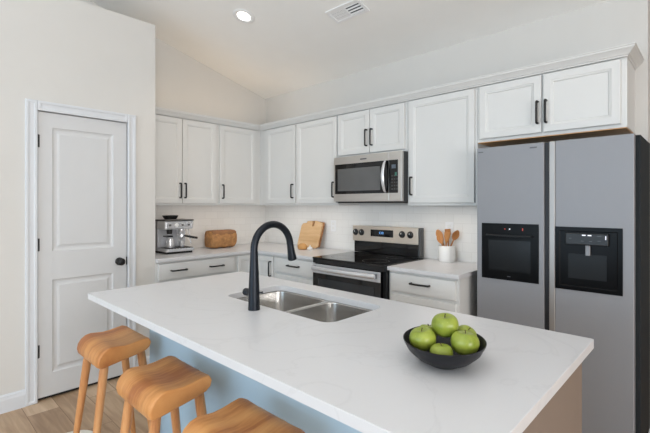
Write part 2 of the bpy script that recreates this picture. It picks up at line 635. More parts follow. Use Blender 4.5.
# door casing (two legs and a head, stepped section) and jamb
def casing_piece(bm, u0, u1, v0, v1):
    ring_panel(bm, FL, u0, u1, v0, v1, [(0, PX), (0, PX + 0.014), (0.004, PX + 0.018), (0.018, PX + 0.018), (0.022, PX + 0.014), (0.030, PX + 0.013)], back=True)
bm = bmesh.new()
casing_piece(bm, DY0 - 0.068, DY0 + 0.004, FZ, DZ + 0.066)
casing_piece(bm, DY1 - 0.004, DY1 + 0.062, FZ, DZ + 0.066)
casing_piece(bm, DY0 + 0.004, DY1 - 0.004, DZ - 0.004, DZ + 0.066)
struct('trim_1', bm, M['trim'], bevel=0.0015)

# two-panel door
DW = PX - 0.004          # front of the slab
DBK = DW - 0.035
dy0, dy1, dz0, dz1 = DY0 + 0.008, DY1 - 0.008, 0.002, DZ - 0.008
pu0, pu1 = -2.405, -1.990
panels = ((0.165, 0.835), (1.040, 1.935))
bm = bmesh.new()
rects = [(dy0, pu0, dz0, dz1), (pu1, dy1, dz0, dz1), (pu0, pu1, dz0, panels[0][0]), (pu0, pu1, panels[0][1], panels[1][0]), (pu0, pu1, panels[1][1], dz1)]
for u0, u1, v0, v1 in rects:
    box(bm, u0, u1, v0, v1, DBK, DW, F=FL)
for v0, v1 in panels:
    ring_panel(bm, FL, pu0, pu1, v0, v1, [(0, DW), (0.006, DW - 0.006), (0.016, DW - 0.010), (0.030, DW - 0.010), (0.046, DW - 0.003)], back=False)
bmesh.ops.remove_doubles(bm, verts=bm.verts, dist=1e-5)
door = struct('door_1', bm, M['door'], loc=(DW, -2.19, 0.002))
door['label'] = 'white two-panel pantry door with black knob and black hinges'
kb = lathe(bmesh.new(), [(0.0, 0.0), (0.031, 0.0), (0.031, 0.006), (0.026, 0.009), (0.012, 0.011), (0.011, 0.03), (0.022, 0.038), (0.029, 0.05), (0.027, 0.06), (0.016, 0.066), (0.0, 0.067)], (DW, -1.945, 0.922), 28, 'x')
obj('knob', kb, M['black'], door, smooth=50, label='round black door knob')
for z in (1.83, 1.092, 0.335):
    bm = tube(bmesh.new(), [(DW + 0.004, DY0 + 0.004, z - 0.045), (DW + 0.004, DY0 + 0.004, z + 0.045)], 0.010, 10)
    box(bm, DW - 0.001, DW + 0.003, DY0 + 0.004, DY0 + 0.018, z - 0.045, z + 0.045)
    obj('hinge', bm, M['black'], door, label='black butt hinge')
bm = nbox(DW - 0.001, DW + 0.004, DY1 - 0.012, DY1 - 0.004, 0.922 - 0.032, 0.922 + 0.032)
obj('strike_plate', bm, M['black'], door)
struct('trim_2', nbox(PX - 0.11, PX - 0.03, DY0, DY1, FZ, 0.001), M['blackplastic'])   # dark threshold under the door

# baseboards
def baseboard(name, pts, nrm):
    bm = bmesh.new()
    prof = [(0.0, 0.0), (0.016, 0.0), (0.016, 0.085), (0.012, 0.1), (0.012, 0.108), (0.005, 0.118), (0.0, 0.118)]
    (x0, y0), (x1, y1) = pts
    loft(bm, [[(x + nrm[0] * d, y + nrm[1] * d, z + FZ) for d, z in prof] for x, y in ((x0, y0), (x1, y1))])
    return struct(name, bm, M['trim'])
baseboard('baseboard_left', ((PX, -8.0), (PX, DY0 - 0.068)), (1, 0))
baseboard('baseboard_pantry', ((PX, DY1 + 0.062), (PX, PY1)), (1, 0))
baseboard('baseboard_back', ((2.862, 0.0), (3.772, 0.0)), (0, -1))
baseboard('baseboard_hall', ((3.772, 0.0), (3.772, 3.1)), (1, 0))

# tiled backsplash
struct('trim_3', nbox(0.008, 2.842, -0.008, 0.0, 0.914, 1.372), M['tile_r'])
struct('trim_4', nbox(0.0, 0.008, PY1, 0.0, 0.914, 1.372), M['tile_l'])

# crown moulding along the top of the wall cabinets
path = [(0.335, PY1), (0.335, -0.335), (3.709, -0.335), (3.709, 0.0)]
def off_path(d):
    return [(0.335 + d, PY1), (0.335 + d, -0.335 - d), (3.709 + d, -0.335 - d), (3.709 + d, 0.0)]
prof = [(-0.02, 2.217), (0.004, 2.217), (0.006, 2.224), (0.014, 2.227), (0.018, 2.234), (0.034, 2.251), (0.040, 2.256), (0.040, 2.264), (0.045, 2.268), (0.045, 2.273), (-0.02, 2.273)]
bm = bmesh.new()
rows = [[(x, y, z) for (x, y) in off_path(d)] for d, z in prof]
loft(bm, [[rows[k][i] for k in range(len(prof))] for i in range(4)])
struct('trim_5', bm, M['cab'])

# ================================================================ WALL CABINETS
UB, UT = 1.372, 2.222
UD = 0.315            # carcase depth; the doors stand on it


def upper(name, F, u0, u1, doors, label, v0=UB, handles=(), cap=None, hv=None, hl=0.138, hz=(0,), depth=UD):
    loc = F((u0 + u1) / 2, v0, 0)
    t = thing(name, label, 'cabinet', loc, 'white wall cabinets')
    obj('body', nbox(u0 + 0.0006, u1 - 0.0006, v0, UT, 0.0, depth, F=F), M['cab'], t, bevel=0.001)
    for i, (a, c) in enumerate(doors):
        d = obj('door', shaker(F, a, c, v0 + 0.020, 2.210, depth + 0.001), M['cab'], t, smooth=25)
        if i < len(handles) and handles[i] is not None:
            bar_handle(F, handles[i], hv, depth + 0.021, hl, True, d)
    return t


upper('wall_cabinet', FL, PY1, -0.862, [(PY1 + 0.006, -1.273), (-1.267, -0.893)],
      'white double-door wall cabinet above the espresso machine', handles=(-1.297, -1.246), hv=1.515)
upper('wall_cabinet', FL, -0.862, -0.3155, [(-0.852, -0.392)],
      'single-door white wall cabinet above the brown bread loaf', handles=(-0.826,), hv=1.515)
t = upper('wall_cabinet', FR, 0.0, 0.930, [(0.445, 0.924)],
          'white corner wall cabinet where the two cabinet runs meet', handles=(0.893,), hv=1.520)
upper('wall_cabinet', FR, 0.930, 1.505, [(0.940, 1.497)],
      'tall white wall cabinet directly left of the microwave', handles=(1.470,), hv=1.520)
upper('wall_cabinet', FR, 1.505, 2.262, [(1.517, 1.884), (1.890, 2.240)],
      'short white double-door wall cabinet right above the microwave', v0=1.812, handles=(1.859, 1.916), hv=1.965)
upper('wall_cabinet', FR, 2.262, 2.840, [(2.282, 2.824)],
      'tall white wall cabinet between microwave and refrigerator', handles=(2.312,), hv=1.527)
t = upper('wall_cabinet', FR, 2.840, 3.709, [(2.860, 3.263), (3.275, 3.680)],
          'wide short white double-door wall cabinet above the refrigerator', v0=1.820, handles=(3.244, 3.294), hv=1.970)
obj('underside_panel', nbox(2.845, 3.704, -0.312, -0.002, 1.815, 1.8198), M['woodraw'], t, label='bare wood underside of cabinet')

# ================================================================ BASE CABINETS
BT = 0.884
BD = 0.605


def base(name, F, u0, u1, label, loc=None, side=None):
    t = thing(name, label, 'cabinet', F((u0 + u1) / 2, FZ, 0.0), 'white base cabinets')
    bm = nbox(u0 + 0.0006, u1 - 0.0006, 0.10, BT, 0.002, BD, F=F)
    obj('body', bm, M['cab'], t, bevel=0.001)
    obj('toe_kick', nbox(u0 + 0.0006, u1 - 0.0006, FZ, 0.10, 0.002, BD - 0.07, F=F), M['cab'], t)
    return t


FW = BD + 0.001
t = base('base_cabinet', FL, PY1, -0.850, 'white base cabinet under the espresso machine with one wide two-pull drawer')
d = obj('drawer', slab_front(FL, PY1 + 0.02, -0.872, 0.725, 0.866, FW), M['cab'], t, smooth=25)
bar_handle(FL, -1.455, 0.80, FW + 0.02, 0.14, False, d)
bar_handle(FL, -1.075, 0.796, FW + 0.02, 0.14, False, d)
ym = (PY1 - 0.85) / 2
for a, c, h in ((PY1 + 0.02, ym - 0.003, ym - 0.035), (ym + 0.003, -0.872, ym + 0.035)):
    d = obj('door', shaker(FL, a, c, 0.125, 0.705, FW), M['cab'], t, smooth=25)
    bar_handle(FL, h, 0.62, FW + 0.02, 0.13, True, d)

# L-shaped corner unit
t = thing('corner_base_cabinet', 'white L-shaped corner base cabinet behind the black faucet', 'cabinet', (0.305, -0.305, FZ), 'white base cabinets')
bm = nbox(0.002, BD, -0.849, -0.002, 0.10, BT)
box(bm, BD, 0.925, -BD, -0.002, 0.10, BT)
obj('body', bm, M['cab'], t)
bm = nbox(0.002, BD - 0.07, -0.849, -0.002, FZ, 0.10)
box(bm, BD - 0.07, 0.925, -(BD - 0.07), -0.002, FZ, 0.10)
obj('toe_kick', bm, M['cab'], t)
obj('door', shaker(FL, -0.832, -0.640, 0.125, 0.866, FW, rail=0.04), M['cab'], t, smooth=25)
d = obj('door', shaker(FR, 0.640, 0.915, 0.125, 0.866, FW, rail=0.045), M['cab'], t, smooth=25)
bar_handle(FR, 0.890, 0.745, FW + 0.02, 0.14, True, d)

t = base('drawer_base_cabinet', FR, 0.926, 1.510, 'white drawer base cabinet immediately left of the range')
d = obj('drawer', slab_front(FR, 0.946, 1.495, 0.725, 0.866, FW), M['cab'], t, smooth=25)
bar_handle(FR, 1.225, 0.805, FW + 0.02, 0.15, False, d)
d = obj('drawer', shaker(FR, 0.946, 1.495, 0.425, 0.705, FW), M['cab'], t, smooth=25)
bar_handle(FR, 1.22, 0.655, FW + 0.02, 0.15, False, d)
d = obj('drawer', shaker(FR, 0.946, 1.495, 0.125, 0.405, FW), M['cab'], t, smooth=25)
bar_handle(FR, 1.22, 0.355, FW + 0.02, 0.15, False, d)

t = base('drawer_base_cabinet', FR, 2.283, 2.842, 'white drawer base cabinet between range and refrigerator, under the utensil crock')
d = obj('drawer', slab_front(FR, 2.305, 2.822, 0.735, 0.866, FW), M['cab'], t, smooth=25)
bar_handle(FR, 2.560, 0.812, FW + 0.02, 0.145, False, d)
d = obj('drawer', shaker(FR, 2.305, 2.822, 0.425, 0.713, FW), M['cab'], t, smooth=25)
bar_handle(FR, 2.56, 0.569, FW + 0.02, 0.145, False, d)
d = obj('drawer', shaker(FR, 2.305, 2.822, 0.125, 0.405, FW), M['cab'], t, smooth=25)
bar_handle(FR, 2.56, 0.265, FW + 0.02, 0.145, False, d)

# worktops
bm = bmesh.new()
L = [(0.0085, PY1 + 0.001), (0.645, PY1 + 0.001), (0.645, -0.640), (1.512, -0.640), (1.512, -0.0085), (0.0085, -0.0085)]
loft(bm, [[(x, y, z) for x, y in L] for z in (BT + 0.0005, 0.914)])
tag(obj('corner_worktop', bm, M['quartz'], bevel=0.003, loc=(0.3, -0.3, BT)), 'white L-shaped quartz worktop running through the corner beneath bread and cutting board', 'worktop', 'white wall-side worktops')
tag(obj('side_worktop', nbox(2.282, 2.852, -0.636, -0.0085, BT + 0.0005, 0.914), M['quartz'], bevel=0.003, loc=(2.57, -0.3, BT)),
    'short white quartz worktop right of the range holding the utensil crock', 'worktop', 'white wall-side worktops')

# ================================================================ WALL OUTLETS
for i, (x, z, lab) in enumerate(((1.163, 1.155, 'white wall outlet plate right of the cutting board'), (2.47, 1.175, 'white wall outlet plate behind the utensil crock'))):
    t = thing('wall_outlet', lab, 'outlet', (x, -0.008, z), 'white wall outlets')
    obj('cover_plate', nbox(x - 0.036, x + 0.036, z - 0.058, z + 0.058, 0.008, 0.0125, F=FR), M['white'], t, bevel=0.002)
    for dz in (-0.022, 0.022):
        bm = nbox(x - 0.016, x + 0.016, z + dz - 0.014, z + dz + 0.014, 0.0125, 0.0138, F=FR)
        obj('socket', bm, M['ceramic'], t, bevel=0.0006)

# ================================================================ RANGE
rx0, rx1 = 1.517, 2.277
t = thing('range', 'stainless steel electric range with black glass cooktop and backguard', 'range', ((rx0 + rx1) / 2, -0.33, FZ))
RNG = t
obj('body', nbox(rx0, rx1, -0.635, -0.025, 0.03, 0.905), M['blackplastic'], t, bevel=0.003)
for x in (rx0 + 0.05, rx1 - 0.05):
    for y in (-0.58, -0.08):
        obj('foot', tube(bmesh.new(), [(x, y, FZ), (x, y, 0.032)], 0.018, 12), M['blackplastic'], t)
obj('cooktop', nbox(rx0 - 0.001, rx1 + 0.001, -0.668, -0.095, 0.905, 0.922), M['blackglass'], t, bevel=0.003)
for cx, cy, rr in ((rx0 + 0.2, -0.5, 0.1), (rx1 - 0.2, -0.5, 0.11), (rx0 + 0.2, -0.22, 0.075), (rx1 - 0.2, -0.22, 0.075)):
    bm = lathe(bmesh.new(), [(rr, 0), (rr, 0.0004), (rr - 0.003, 0.0004), (rr - 0.003, 0)], (cx, cy, 0.922), 40)
    obj('burner_ring', bm, M['grey'], t)
obj('front_rim', nbox(rx0, rx1, -0.664, -0.636, 0.872, 0.9045), M['blackplastic'], t, bevel=0.003)
# oven door with broad steel header, black window and a bowed bar
d = obj('oven_door', nbox(rx0 + 0.004, rx1 - 0.030, -0.668, -0.6355, 0.225, 0.866), M['blackglass'], t, bevel=0.003)
obj('header', nbox(rx0 + 0.004, rx1 - 0.030, -0.674, -0.6685, 0.788, 0.866), M['steel_cool'], d, bevel=0.002, label='stainless steel top rail of oven door')
obj('window', nbox(rx0 + 0.07, rx1 - 0.09, -0.6705, -0.6685, 0.40, 0.745), M['ovenglass'], d)
bm = bmesh.new()
pts, n_ = [], 20
for i in range(n_ + 1):
    s = i / n_
    x = rx0 + 0.025 + s * (rx1 - rx0 - 0.085)
    pts.append((x, -0.700 - 0.018 * math.sin(PI * s), 0.833 ))
loops = []
for p in pts:
    lp = []
    for k in range(12):
        a = 2 * PI * k / 12
        lp.append((p[0], p[1] + 0.009 * math.cos(a), p[2] + 0.019 * math.sin(a)))
    loops.append(lp)
loft(bm, loops)
obj('handle', bm, M['steel_h'], d, smooth=60, label='broad bowed stainless handle bar')
for x in (rx0 + 0.04, rx1 - 0.075):
    obj('handle_mount', nbox(x - 0.012, x + 0.012, -0.702, -0.6735, 0.816, 0.850), M['blackplastic'], d, bevel=0.002)
d = obj('storage_drawer', nbox(rx0 + 0.004, rx1 - 0.030, -0.664, -0.6355, 0.06, 0.215), M['steel'], t, bevel=0.003)
# backguard
bgx0, bgx1 = 1.502, 2.228
obj('backguard_riser', nbox(bgx0 + 0.008, bgx1, -0.088, -0.036, 0.922, 1.036), M['blackglass'], t, bevel=0.008, seg=3)
bg = obj('backguard', nbox(bgx0, bgx1, -0.100, -0.036, 1.030, 1.176), M['steel'], t, bevel=0.004)
obj('side_cap', nbox(bgx1 + 0.0005, bgx1 + 0.020, -0.096, -0.036, 0.924, 1.176), M['grey'], t, bevel=0.004)
obj('display', nbox(1.722, 1.975, -0.1030, -0.1005, 1.082, 1.146), M['blackglass'], bg, bevel=0.001)
for (x, z, w, h) in ((1.826, 1.113, 0.004, 0.020), (1.840, 1.121, 0.010, 0.003), (1.840, 1.105, 0.010, 0.003), (1.847, 1.113, 0.003, 0.018), (1.860, 1.121, 0.010, 0.003), (1.860, 1.113, 0.010, 0.003), (1.860, 1.105, 0.010, 0.003), (1.867, 1.113, 0.003, 0.018)):
    obj('clock_digit', nbox(x - w / 2, x + w / 2, -0.1038, -0.1031, z - h / 2 + 0.004, z + h / 2 + 0.004), M['blueled'], bg)
for x in (1.540, 1.612, 2.068, 2.152):
    bm = lathe(bmesh.new(), [(0.0, 0), (0.031, 0), (0.030, -0.004), (0.025, -0.007), (0.023, -0.016), (0.020, -0.018), (0.0, -0.018)], (x, -0.1005, 1.114), 24, 'y')
    kn = obj('knob', bm, M['blackplastic'], bg, smooth=40)
    obj('pointer', nbox(x - 0.002, x + 0.002, -0.1200, -0.1182, 1.116, 1.130), M['white'], kn)

# ================================================================ MICROWAVE
mx0, mx1, mz0, mz1 = 1.522, 2.260, 1.400, 1.811
t = thing('microwave', 'stainless over-the-range microwave with curved handle under the short cabinet', 'microwave', ((mx0 + mx1) / 2, -0.2, mz0))
obj('body', nbox(mx0, mx1, -0.372, 0.0, mz0, mz1), M['grey'], t, bevel=0.003)
obj('vent_grille', nbox(mx0 + 0.02, mx1 - 0.02, -0.36, -0.02, mz0 - 0.008, mz0), M['blackplastic'], t)
dx1 = 2.136
d = obj('door', nbox(mx0 + 0.001, dx1 - 0.001, -0.400, -0.3725, mz0 + 0.006, mz1 - 0.002), M['steel_mw'], t, bevel=0.003)
obj('window_border', nbox(mx0 + 0.022, dx1 - 0.002, -0.4025, -0.4003, 1.474, 1.742), M['blackglass'], d)
obj('window', nbox(mx0 + 0.055, dx1 - 0.085, -0.4040, -0.4026, 1.500, 1.700), M['mwglass'], d, label='grey reflective microwave window')
bm = bmesh.new()
loops = []
for i in range(19):
    s = i / 18
    z = 1.478 + s * (1.742 - 1.478)
    yy = -0.408 - 0.044 * math.sin(PI * s) ** 0.7
    w = 0.010 + 0.006 * math.sin(PI * s)
    xx = 2.106
    lp = []
    for k in range(12):
        a = 2 * PI * k / 12
        lp.append((xx + w * math.cos(a), yy + 0.006 * math.sin(a), z))
    loops.append(lp)
loft(bm, loops)
obj('handle', bm, M['steel_h'], d, smooth=60, label='curved polished steel handle')
cp = obj('control_panel', nbox(dx1 + 0.001, 2.226, -0.4, -0.3725, mz0 + 0.006, mz1 - 0.002), M['steel_mw'], t, bevel=0.002)
obj('keypad', nbox(dx1 + 0.002, 2.224, -0.4025, -0.4003, 1.474, 1.742), M['blackglass'], cp)
obj('display', nbox(dx1 + 0.028, 2.205, -0.4034, -0.4026, 1.672, 1.704), plain('lcd_grey', srgb(86, 96, 108), 0.3), cp)
for r_ in range(5):
    for c_ in range(3):
        x = dx1 + 0.026 + c_ * 0.024
        z = 1.500 + r_ * 0.027
        bm = nbox(x, x + 0.014, -0.4030, -0.4026, z, z + 0.010)
        obj('key', bm, M['grey'], cp)
obj('start_key', nbox(2.196, 2.214, -0.4031, -0.4026, 1.612, 1.640), plain('key_green', srgb(60, 110, 96), 0.4), cp, label='green start key')
obj('side_stile', nbox(2.2265, mx1, -0.405, -0.3725, mz0 + 0.006, mz1 - 0.002), M['steel_mw'], t, bevel=0.003)
obj('badge', nbox(1.835, 1.905, -0.4012, -0.4002, 1.768, 1.779), M['logo'], d)
# the cook light under the microwave, shining on the tiles
sp = bpy.data.lights.new('cooktop_light', 'SPOT')
sp.energy = 2.2
sp.color = (1.0, 0.80, 0.58)
sp.spot_size = math.radians(130)
sp.spot_blend = 0.8
sp.shadow_soft_size = 0.06
so_ = bpy.data.objects.new('cooktop_light', sp)
so_.location = (1.96, -0.19, 1.385)
so_.rotation_euler = (math.radians(-8), 0, 0)
COL.objects.link(so_)

# ================================================================ REFRIGERATOR
fx0, fx1, fy, fz = 2.915, 3.770, -0.500, 1.754
t = thing('refrigerator', 'tall grey steel side-by-side refrigerator with black glass panel and dispenser', 'refrigerator', ((fx0 + fx1) / 2, -0.25, FZ))
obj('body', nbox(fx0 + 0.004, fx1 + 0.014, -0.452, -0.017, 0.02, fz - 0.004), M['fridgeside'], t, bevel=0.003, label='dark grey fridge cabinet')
for x in (fx0 + 0.06, fx1 - 0.06):
    for y in (-0.42, -0.06):
        obj('foot', tube(bmesh.new(), [(x, y, FZ), (x, y, 0.022)], 0.02, 12), M['blackplastic'], t)
d1 = obj('door', nbox(fx0, 3.326, fy, -0.4525, 0.03, fz), M['fridge'], t, bevel=0.004)
d2 = obj('door', nbox(3.386, fx1 - 0.008, fy, -0.4525, 0.03, fz), M['fridge'], t, bevel=0.004)
obj('grip_edge', nbox(3.353, 3.386, fy, -0.4525, 0.03, fz), M['fridgestrip'], t, bevel=0.004, label='pale vertical grip edge of right door')
obj('door_gap', nbox(3.3265, 3.3525, -0.485, -0.4525, 0.05, fz - 0.002), M['fridgedark'], t, label='dark recessed grip gap between doors')
# black oven-like glass panel in the left door
p = obj('glass_panel', nbox(2.949, 3.298, fy - 0.004, fy - 0.0003, 0.896, 1.257), M['panelblack'], d1, bevel=0.001, label='black glass oven-style panel')
obj('panel_handle', tube(bmesh.new(), [(2.985, fy - 0.004, 1.180), (2.985, fy - 0.022, 1.180), (3.262, fy - 0.022, 1.180), (3.262, fy - 0.004, 1.180)], 0.0055, 10), M['blackplastic'], p)
obj('inner_window', nbox(2.995, 3.252, fy - 0.0047, fy - 0.0041, 0.955, 1.150), plain('panel_window', srgb(22, 23, 24), 0.25, spec=0.25), p)
obj('indicator', nbox(3.124, 3.131, fy - 0.0046, fy - 0.0041, 1.219, 1.226), M['whiteled'], p)
obj('indicator', nbox(3.096, 3.101, fy - 0.0046, fy - 0.0041, 1.219, 1.225), M['redled'], p)
obj('indicator', nbox(3.203, 3.208, fy - 0.0046, fy - 0.0041, 1.215, 1.230), M['redled'], p)
obj('badge', nbox(3.113, 3.133, fy - 0.0046, fy - 0.0041, 0.918, 0.923), M['logo'], p)
# water dispenser in the right door: frame, recess, control strip, spout
p = bmesh.new()
x0, x1, z0, z1 = 3.3875, 3.713, 0.886, 1.249
ring_panel(p, FR, x0, x1, z0, z1, [(0, 0.5003), (0, 0.504), (0.022, 0.504), (0.026, 0.502)], back=True)
p = obj('dispenser', p, M['panelblack'], d2, label='black water and ice dispenser')
obj('niche_back', nbox(3.455, 3.640, fy - 0.0030, fy - 0.0021, 0.955, 1.095), plain('niche_plastic', srgb(22, 23, 24), 0.35, spec=0.25), p)
obj('control_strip', nbox(3.445, 3.652, fy - 0.026, fy - 0.0021, 1.150, 1.216), M['blackplastic'], p, bevel=0.004)
obj('spout', nbox(3.542, 3.566, fy - 0.018, fy - 0.0021, 1.090, 1.148), M['spoutgrey'], p, bevel=0.003)
for x, z, w, h, mm_ in ((3.537, 1.205, 0.018, 0.006, 'whiteled'), (3.565, 1.205, 0.018, 0.006, 'whiteled'), (3.610, 1.203, 0.020, 0.004, 'grey'), (3.640, 1.195, 0.004, 0.02, 'whiteled'), (3.47, 1.185, 0.012, 0.004, 'grey'), (3.53, 1.172, 0.012, 0.004, 'grey'), (3.57, 1.172, 0.012, 0.004, 'grey'), (3.61, 1.176, 0.014, 0.004, 'grey')):
    obj('icon', nbox(x - w / 2, x + w / 2, fy - 0.0268, fy - 0.0261, z - h / 2, z + h / 2), M[mm_], p)
obj('badge', nbox(2.925, 2.957, fy - 0.0010, fy - 0.0002, 1.722, 1.728), M['logo'], d1)
obj('badge', nbox(3.246, 3.286, fy - 0.0010, fy - 0.0002, 1.722, 1.731), M['logo'], d1)

# ================================================================ ISLAND
ix0, ix1, iy0, iy1 = 1.688, 3.770, -2.496, -1.530
bx0, bx1, by0, by1 = 1.738, 3.738, -2.190, -1.560
t = thing('kitchen_island', 'long kitchen island base with cool shade tint on seating side and warm shade tint on end panel', 'island', ((bx0 + bx1) / 2, (by0 + by1) / 2, FZ))
bm = bmesh.new()       # open-topped carcase so the sink hangs inside it
box(bm, bx0 + 0.02, bx1 - 0.02, by1 - 0.03, by1, 0.10, BT)
box(bm, bx0 + 0.02, bx1 - 0.02, by0 + 0.0195, by1 - 0.03, 0.10, 0.13)
obj('body', bm, M['cab'], t)
obj('toe_kick', nbox(bx0 + 0.02, bx1 - 0.02, by1 - 0.09, by1 - 0.07, FZ, 0.10), M['cab'], t)
obj('seating_panel', nbox(bx0, bx1 - 0.0195, by0, by0 + 0.019, FZ, BT), M['islandcoolshade'], t, label='seating-side panel tinted pale blue as in cool shade')
obj('end_panel', nbox(bx1 - 0.019, bx1, by0, by1 + 0.001, FZ, BT), M['islandwarmshade'], t, label='end panel tinted taupe as in warm shade')
obj('end_panel', nbox(bx0, bx0 + 0.019, by0 + 0.0195, by1 + 0.001, FZ, BT), M['cab'], t, label='white end panel')
FI = lambda u, v, w: (u, by1 + 0.001 + w, v)
xs = [bx0 + 0.03 + k * (bx1 - bx0 - 0.06) / 4 for k in range(5)]
for k in range(4):
    d = obj('door', shaker(FI, xs[k] + 0.004, xs[k + 1] - 0.004, 0.125, 0.866, 0.0), M['cab'], t, smooth=25)
    hx = xs[k + 1] - 0.04 if k % 2 == 0 else xs[k] + 0.04
    bar_handle(FI, hx, 0.76, 0.02, 0.14, True, d)

sx0, sx1, sy0, sy1 = 2.252, 2.985, -2.030, -1.655
bm = plate_with_holes(bmesh.new(), rrect(ix0, ix1, iy0, iy1, 0.012, 4), [rrect(sx0, sx1, sy0, sy1, 0.055, 8)], BT + 0.0005, 0.914)
tag(obj('island_worktop', bm, M['quartz'], loc=((ix0 + ix1) / 2, (iy0 + iy1) / 2, BT), bevel=0.003),
    'large white quartz island worktop with a sink cut-out', 'worktop')

# double-bowl undermount sink
t = thing('kitchen_sink', 'stainless double-bowl undermount sink set into the white island worktop', 'sink', ((sx0 + sx1) / 2, (sy0 + sy1) / 2, 0.68))
mid0, mid1 = 2.632, 2.648
o_ = 0.004
bowls = [(sx0 - o_, mid0), (mid1, sx1 + o_)]
outer = rrect(sx0 - 0.03, sx1 + 0.03, sy0 - 0.03, sy1 + 0.03, 0.10, 8)
def bowl_loop(x0, x1, ins, r):
    return rrect(x0 + ins, x1 - ins, sy0 - o_ + ins, sy1 + o_ - ins, r, 8)
bm = plate_with_holes(bmesh.new(), outer, [bowl_loop(*bowls[0], 0, 0.052), bowl_loop(*bowls[1], 0, 0.052)], 0.8805, 0.8835)
obj('rim', bm, M['sinksteel'], t)
for x0, x1 in bowls:
    bm = bmesh.new()
    loops = []
    for ins, z, r in ((0.0, 0.8825, 0.052), (0.001, 0.876, 0.052), (0.008, 0.74, 0.055), (0.018, 0.715, 0.056), (0.034, 0.698, 0.06), (0.06, 0.69, 0.045)):
        loops.append([(x, y, z) for x, y in bowl_loop(x0, x1, ins, r)])
    loft(bm, loops, cap0=False)
    bw = obj('basin', bm, M['sinksteel'], t, smooth=50)
    md = bw.modifiers.new('solid', 'SOLIDIFY')
    md.thickness = 0.0012
    md.offset = 1
    cx, cy = (x0 + x1) / 2, (sy0 + sy1) / 2
    bm = lathe(bmesh.new(), [(0.0, 0.002), (0.026, 0.002), (0.03, 0.006), (0.042, 0.005), (0.044, 0.001)], (cx, cy, 0.69), 28)
    obj('drain', bm, M['steel_h'], bw, smooth=50)

# ================================================================ FAUCET
fxp, fyp = 2.598, -2.098
t = thing('kitchen_faucet', 'tall matte black gooseneck pull-down faucet behind the island sink', 'faucet', (fxp, fyp, 0.914))
bm = lathe(bmesh.new(), [(0.0, 0.914), (0.0262, 0.914), (0.0262, 0.918), (0.0255, 0.93), (0.0240, 1.00), (0.0210, 1.07), (0.0185, 1.12), (0.0172, 1.15), (0.0168, 1.17), (0.0, 1.17)], (fxp, fyp, 0), 32)
obj('body', bm, M['faucet'], t, smooth=50)
R_, zc = 0.106, 1.178
pts = [(fxp, fyp, 1.165)]
for i in range(25):
    a = PI - (PI - math.radians(8)) * i / 24
    pts.append((fxp, fyp + R_ + R_ * math.cos(a), zc + R_ * math.sin(a) * 1.02))
obj('gooseneck', tube(bmesh.new(), pts, 0.0162, 20), M['faucet'], t, smooth=60)
e0 = Vector(pts[-1])
dr = (Vector((fxp, -1.872, 1.112)) - e0).normalized()
L_ = (Vector((fxp, -1.872, 1.112)) - e0).length
bm = tube(bmesh.new(), [e0 + dr * s for s in (-0.004, 0.0, 0.004, 0.012, 0.03, L_ * 0.9, L_ * 0.97, L_)], [0.0158, 0.0170, 0.0158, 0.0165, 0.0175, 0.0212, 0.0210, 0.0190], 20)
obj('spray_head', bm, M['faucet'], t, smooth=50)
bm = tube(bmesh.new(), [e0 + dr * s for s in (L_ * 0.999, L_ + 0.002)], [0.0150, 0.0145], 20)
obj('nozzle', bm, M['blackplastic'], t, smooth=50)
# side valve with a slim lever
hz = 0.984
bm = tube(bmesh.new(), [(fxp - 0.018, fyp, hz), (fxp - 0.038, fyp, hz), (fxp - 0.0385, fyp, hz), (fxp - 0.043, fyp, hz), (fxp - 0.064, fyp, hz), (fxp - 0.066, fyp, hz)], [0.0155, 0.0155, 0.0145, 0.0165, 0.0165, 0.013], 20)
obj('valve', bm, M['faucet'], t, smooth=50)
bm = tube(bmesh.new(), [(fxp + 0.015, fyp + 0.005, hz + 0.004), (fxp + 0.026, fyp + 0.020, hz + 0.006), (fxp + 0.030, fyp + 0.026, hz + 0.006)], [0.004, 0.004, 0.0048], 12)
obj('lever', bm, M['faucet'], t, smooth=50)

# ================================================================ BOWL OF APPLES
bc = Vector((3.493, -2.078, 0.914))
prof = [(0.0, 0.0), (0.048, 0.0), (0.052, 0.004), (0.080, 0.020), (0.104, 0.044), (0.1165, 0.070), (0.1175, 0.0735), (0.1155, 0.0745), (0.1130, 0.071), (0.100, 0.047), (0.076, 0.025), (0.048, 0.011), (0.0, 0.009)]
bm = lathe(bmesh.new(), [(r_, h_ * 0.93) for r_, h_ in prof], bc, 56)
rot = Matrix.Rotation(math.atan2(0.888, -0.46), 3, 'Z')
bmesh.ops.transform(bm, matrix=Matrix.Translation(bc) @ (rot @ Matrix.Diagonal((1.20, 1.0, 1.0)) @ rot.transposed()).to_4x4() @ Matrix.Translation(-bc), verts=bm.verts)
o = obj('fruit_bowl', bm, M['bowl'], loc=bc, smooth=40)
tag(o, 'rounded black bowl of green apples standing on the white island worktop', 'bowl')


